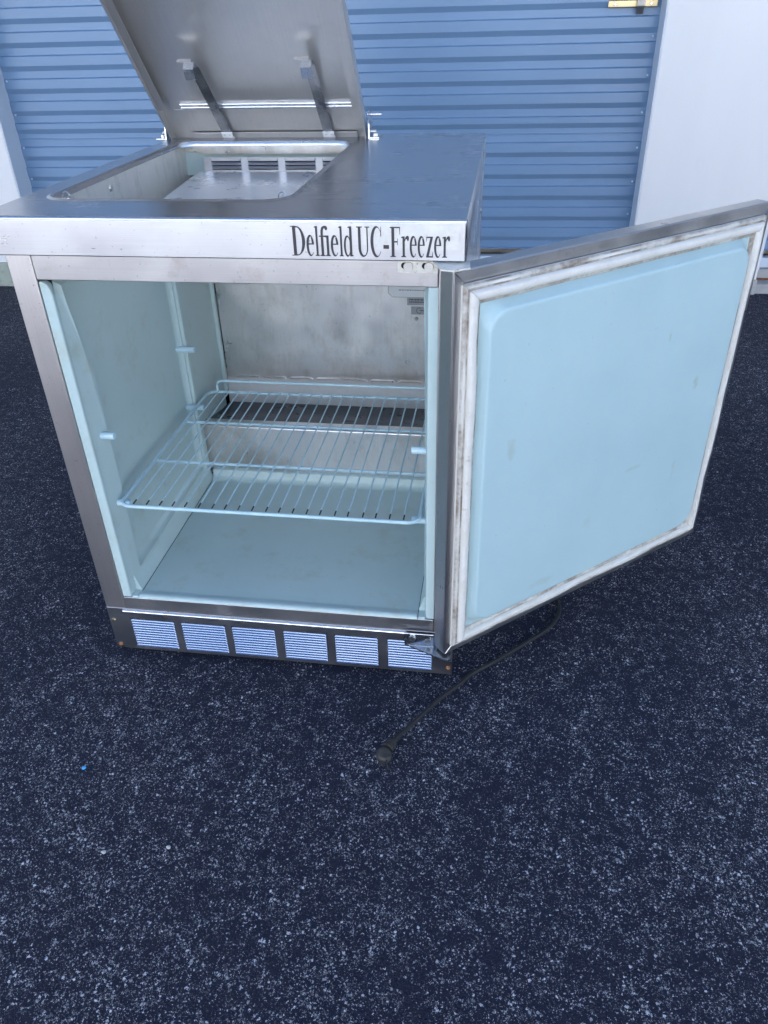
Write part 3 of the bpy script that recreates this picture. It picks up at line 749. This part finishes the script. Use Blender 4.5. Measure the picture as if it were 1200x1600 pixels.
    # make sure the profile faces outward
# moulded liner: flat margin then a plateau with a rounded bevel
bm = bmesh.new()
m0 = .0340
def lring(d, y, r): return [(x, y, z) for x, z in rrect(m0+d, DW-m0-d-.0095, m0+d+.012, H-m0-d*1.15-.006, r, 8)]
loops(bm, [lring(0, -.0030, .004), lring(.0045, -.0031, .020), lring(.0062, -.0035, .028), lring(.0070, -.0044, .030), lring(.0155, -.0185, .033), lring(.0165, -.0198, .033), lring(.0185, -.0207, .032), lring(.0220, -.0210, .030), lring(.060, -.0211, .026)], cap=True)
bmesh.ops.recalc_face_normals(bm, faces=bm.faces[:])
for f in bm.faces:
    pass
dl = link('door_liner', bm, M['liner_door'], door, True)
# hinges
bm = bmesh.new()
box(bm, .5930, .6480, YF-.0022, YF-.0002, .7670, HT-HB-.0005, bev=.001)
prism(bm, [(.640, .010, .7832), (.690, .010, .7832), (.692, -.020, .7832), (.672, -.034, .7832), (.655, -.030, .7832)], (0, 0, .0022))
bmesh.ops.recalc_face_normals(bm, faces=bm.faces[:])
hp = link('door_hinge', bm, M['pale_plate'], fz)
bm = bmesh.new()
for bxx in (.6075, .6355): cyl(bm, (bxx, YF-.0022, .7765), (0, -1, 0), .0066, .0060, .0035, 14)
link('hinge_bolt', bm, M['bolt'], hp, True)
bm = bmesh.new()
for bxx in (.6020, .6300): cyl(bm, (bxx, YF-.0021, .7775), (0, -1, 0), .0042, .0042, .0008, 12)
link('slotted_hole', bm, M['void'], hp)
bm = bmesh.new()
box(bm, .5965, .6500, YF-.0085, YF-.0062, .0955, .1225, bev=.0008)
prism(bm, [(.5965, YF-.0064, .0925), (.6840, YF-.0064, .0925), (.6840, -.0100, .0925), (.6800, -.0240, .0925), (.6690, -.0240, .0925)], (0, 0, .0026))
bmesh.ops.recalc_face_normals(bm, faces=bm.faces[:])
hb_ = link('door_hinge', bm, M['shell'], fz)
bm = bmesh.new()
for bxx, zz in ((.6110, .1125), (.6400, .1085)): cyl(bm, (bxx, YF-.0085, zz), (0, -1, 0), .0066, .0060, .0040, 14)
link('hinge_bolt', bm, M['bolt'], hb_, True)
bm = bmesh.new()
for bxx, zz in ((.6060, .1125), (.6385, .1130)): cyl(bm, (bxx, YF-.0084, zz), (0, -1, 0), .0055, .0055, .0008, 12)
link('slotted_hole', bm, M['void'], hb_)

# ------------------------------------------------------------------ wire shelf (rests on the pins)
SZ = .3535
sh = thing('wire_shelf', 'pale blue coated wire shelf resting on pins inside the open freezer', 'shelf', (0, 0, SZ-GZ))
SX0, SX1, SY0, SY1 = .0965, .6215, .0220, .5000
bm = bmesh.new(); tube(bm, [(x, y, 0) for x, y in rrect(SX0, SX1, SY0, SY1, .020, 6)], .0034, 10, closed=True); link('frame', bm, M['coat'], sh, True)
for yy in (.1850, .3520):
    bm = bmesh.new(); tube(bm, [(SX0, yy, -.0020), (SX1, yy, -.0020)], .0030, 8); link('cross_rod', bm, M['coat'], sh, True)
bm = bmesh.new()
tube(bm, [(.118, SY1, 0), (.118, SY1+.0005, .016), (.1195, SY1+.0005, .0225), (.1255, SY1+.0005, .0265), (.592, SY1+.0005, .0265), (.5985, SY1+.0005, .0225), (.600, SY1+.0005, .016), (.600, SY1, 0)], .0030, 8)
link('back_rail', bm, M['coat'], sh, True)
NW = 21
bm = bmesh.new()
tube(bm, [(0, SY0+.003, .0040), (0, SY0+.016, .0040)], .0014, 6, mi=1)
tube(bm, [(0, SY0+.0155, .0040), (0, SY1-.001, .0040)], .0015, 6, mi=0)
w0 = link('wire', bm, None, sh, True, mats=[M['coat'], M['bare']])
for k in range(NW):
    o = w0 if k == 0 else w0.copy()
    if k: COL.objects.link(o); o.parent = sh
    o.location = (.1215+k*(.5965-.1215)/(NW-1)+random.uniform(-.0012, .0012), 0, 0); o.rotation_euler = (0, 0, random.uniform(-.003, .003))

# ------------------------------------------------------------------ power cord
pc = thing('power_cord', 'black power cord snaking out from under the open door across the asphalt', 'cord', (.583, -.181, 0))
def cr(P, n=10):
    P = [Vector(p) for p in P]; P = [2*P[0]-P[1]] + P + [2*P[-1]-P[-2]]; out = []
    for i in range(1, len(P)-2):
        a, b, c, d = P[i-1:i+3]
        for k in range(n):
            t = k/n; out.append(.5*((2*b)+(c-a)*t+(2*a-5*b+4*c-d)*t*t+(3*b-a-3*c+d)*t**3))
    return out + [P[-2]]
pts = [(.597, -.152, .010), (.632, -.098, .007), (.668, -.044, .006), (.700, -.006, .006), (.720, .022, .006), (.768, .066, .006), (.825, .122, .006), (.868, .168, .006), (.890, .212, .007), (.889, .262, .007), (.872, .340, .006), (.84, .46, .006), (.79, .60, .006), (.74, .74, .008), (.70, .80, .04), (.66, .80, .10)]
bm = bmesh.new(); tube(bm, [Vector(p)-Vector((.583, -.181, 0)) for p in cr(pts)], .0041, 8); link('cable', bm, M['rubber'], pc, True)
bm = bmesh.new()
dr = Vector((.597-.583, -.152+.181, 0)).normalized(); sd_ = Vector((dr.y, -dr.x, 0))
# angled plug: a flattened round body and a ribbed collar
for k in range(7):
    r0 = .0128-.0006*k if k % 2 == 0 else .0108-.0005*k
    cyl(bm, Vector((0, 0, .0125))+dr*(.013+.0032*k), dr, r0, r0, .0031, 12)
cyl(bm, (0, -.002, .001), (0.12, -.15, 1), .0155, .0165, .012, 18); cyl(bm, (.0015, -.004, .0128), (.12, -.15, 1), .0165, .0120, .006, 18)
for v in bm.verts: v.co *= .82
link('plug', bm, M['plug'], pc, True)
bm = bmesh.new()
for o_ in (-.006, .006):
    prism(bm, [Vector((0, -.012, .006))+sd_*o_+Vector((0, 0, 0)), Vector((.002, -.012, .006))+sd_*o_, Vector((.008, -.026, .004))+sd_*o_, Vector((.006, -.026, .004))+sd_*o_], (0, 0, .0055))
bmesh.ops.recalc_face_normals(bm, faces=bm.faces[:])
link('prong', bm, M['plug'], pc)

# ------------------------------------------------------------------ litter on the asphalt
def chip(name, label, cat, x, y, r, m, seed, flat=.5, group=None):
    rnd = random.Random(seed); bm = bmesh.new(); bmesh.ops.create_icosphere(bm, subdivisions=2, radius=r)
    a, b_ = rnd.uniform(.7, 1.3), rnd.uniform(.6, 1.1)
    for v in bm.verts:
        k = 1+rnd.uniform(-.22, .22); v.co = Vector((v.co.x*a*k, v.co.y*b_*k, v.co.z*flat*k+r*flat*.7))
    o = link(name, bm, m); o.location = (x, y, 0); o['label'] = label; o['category'] = cat
    if group: o['group'] = group
chip('plastic_scrap', 'tiny bright blue scrap of plastic on the asphalt left of the freezer front', 'litter', .086, -.265, .0042, M['scrap'], 3, .3)
chip('stone_chip', 'pale oblong stone chip on the asphalt, nearest to the blue plastic scrap', 'stone', .188, -.408, .0045, M['chip'], 4, .4)
chip('stone_chip', 'pale round stone chip lying on the asphalt below the left end of the kick panel', 'stone', .283, -.388, .0040, M['chip'], 9, .5)
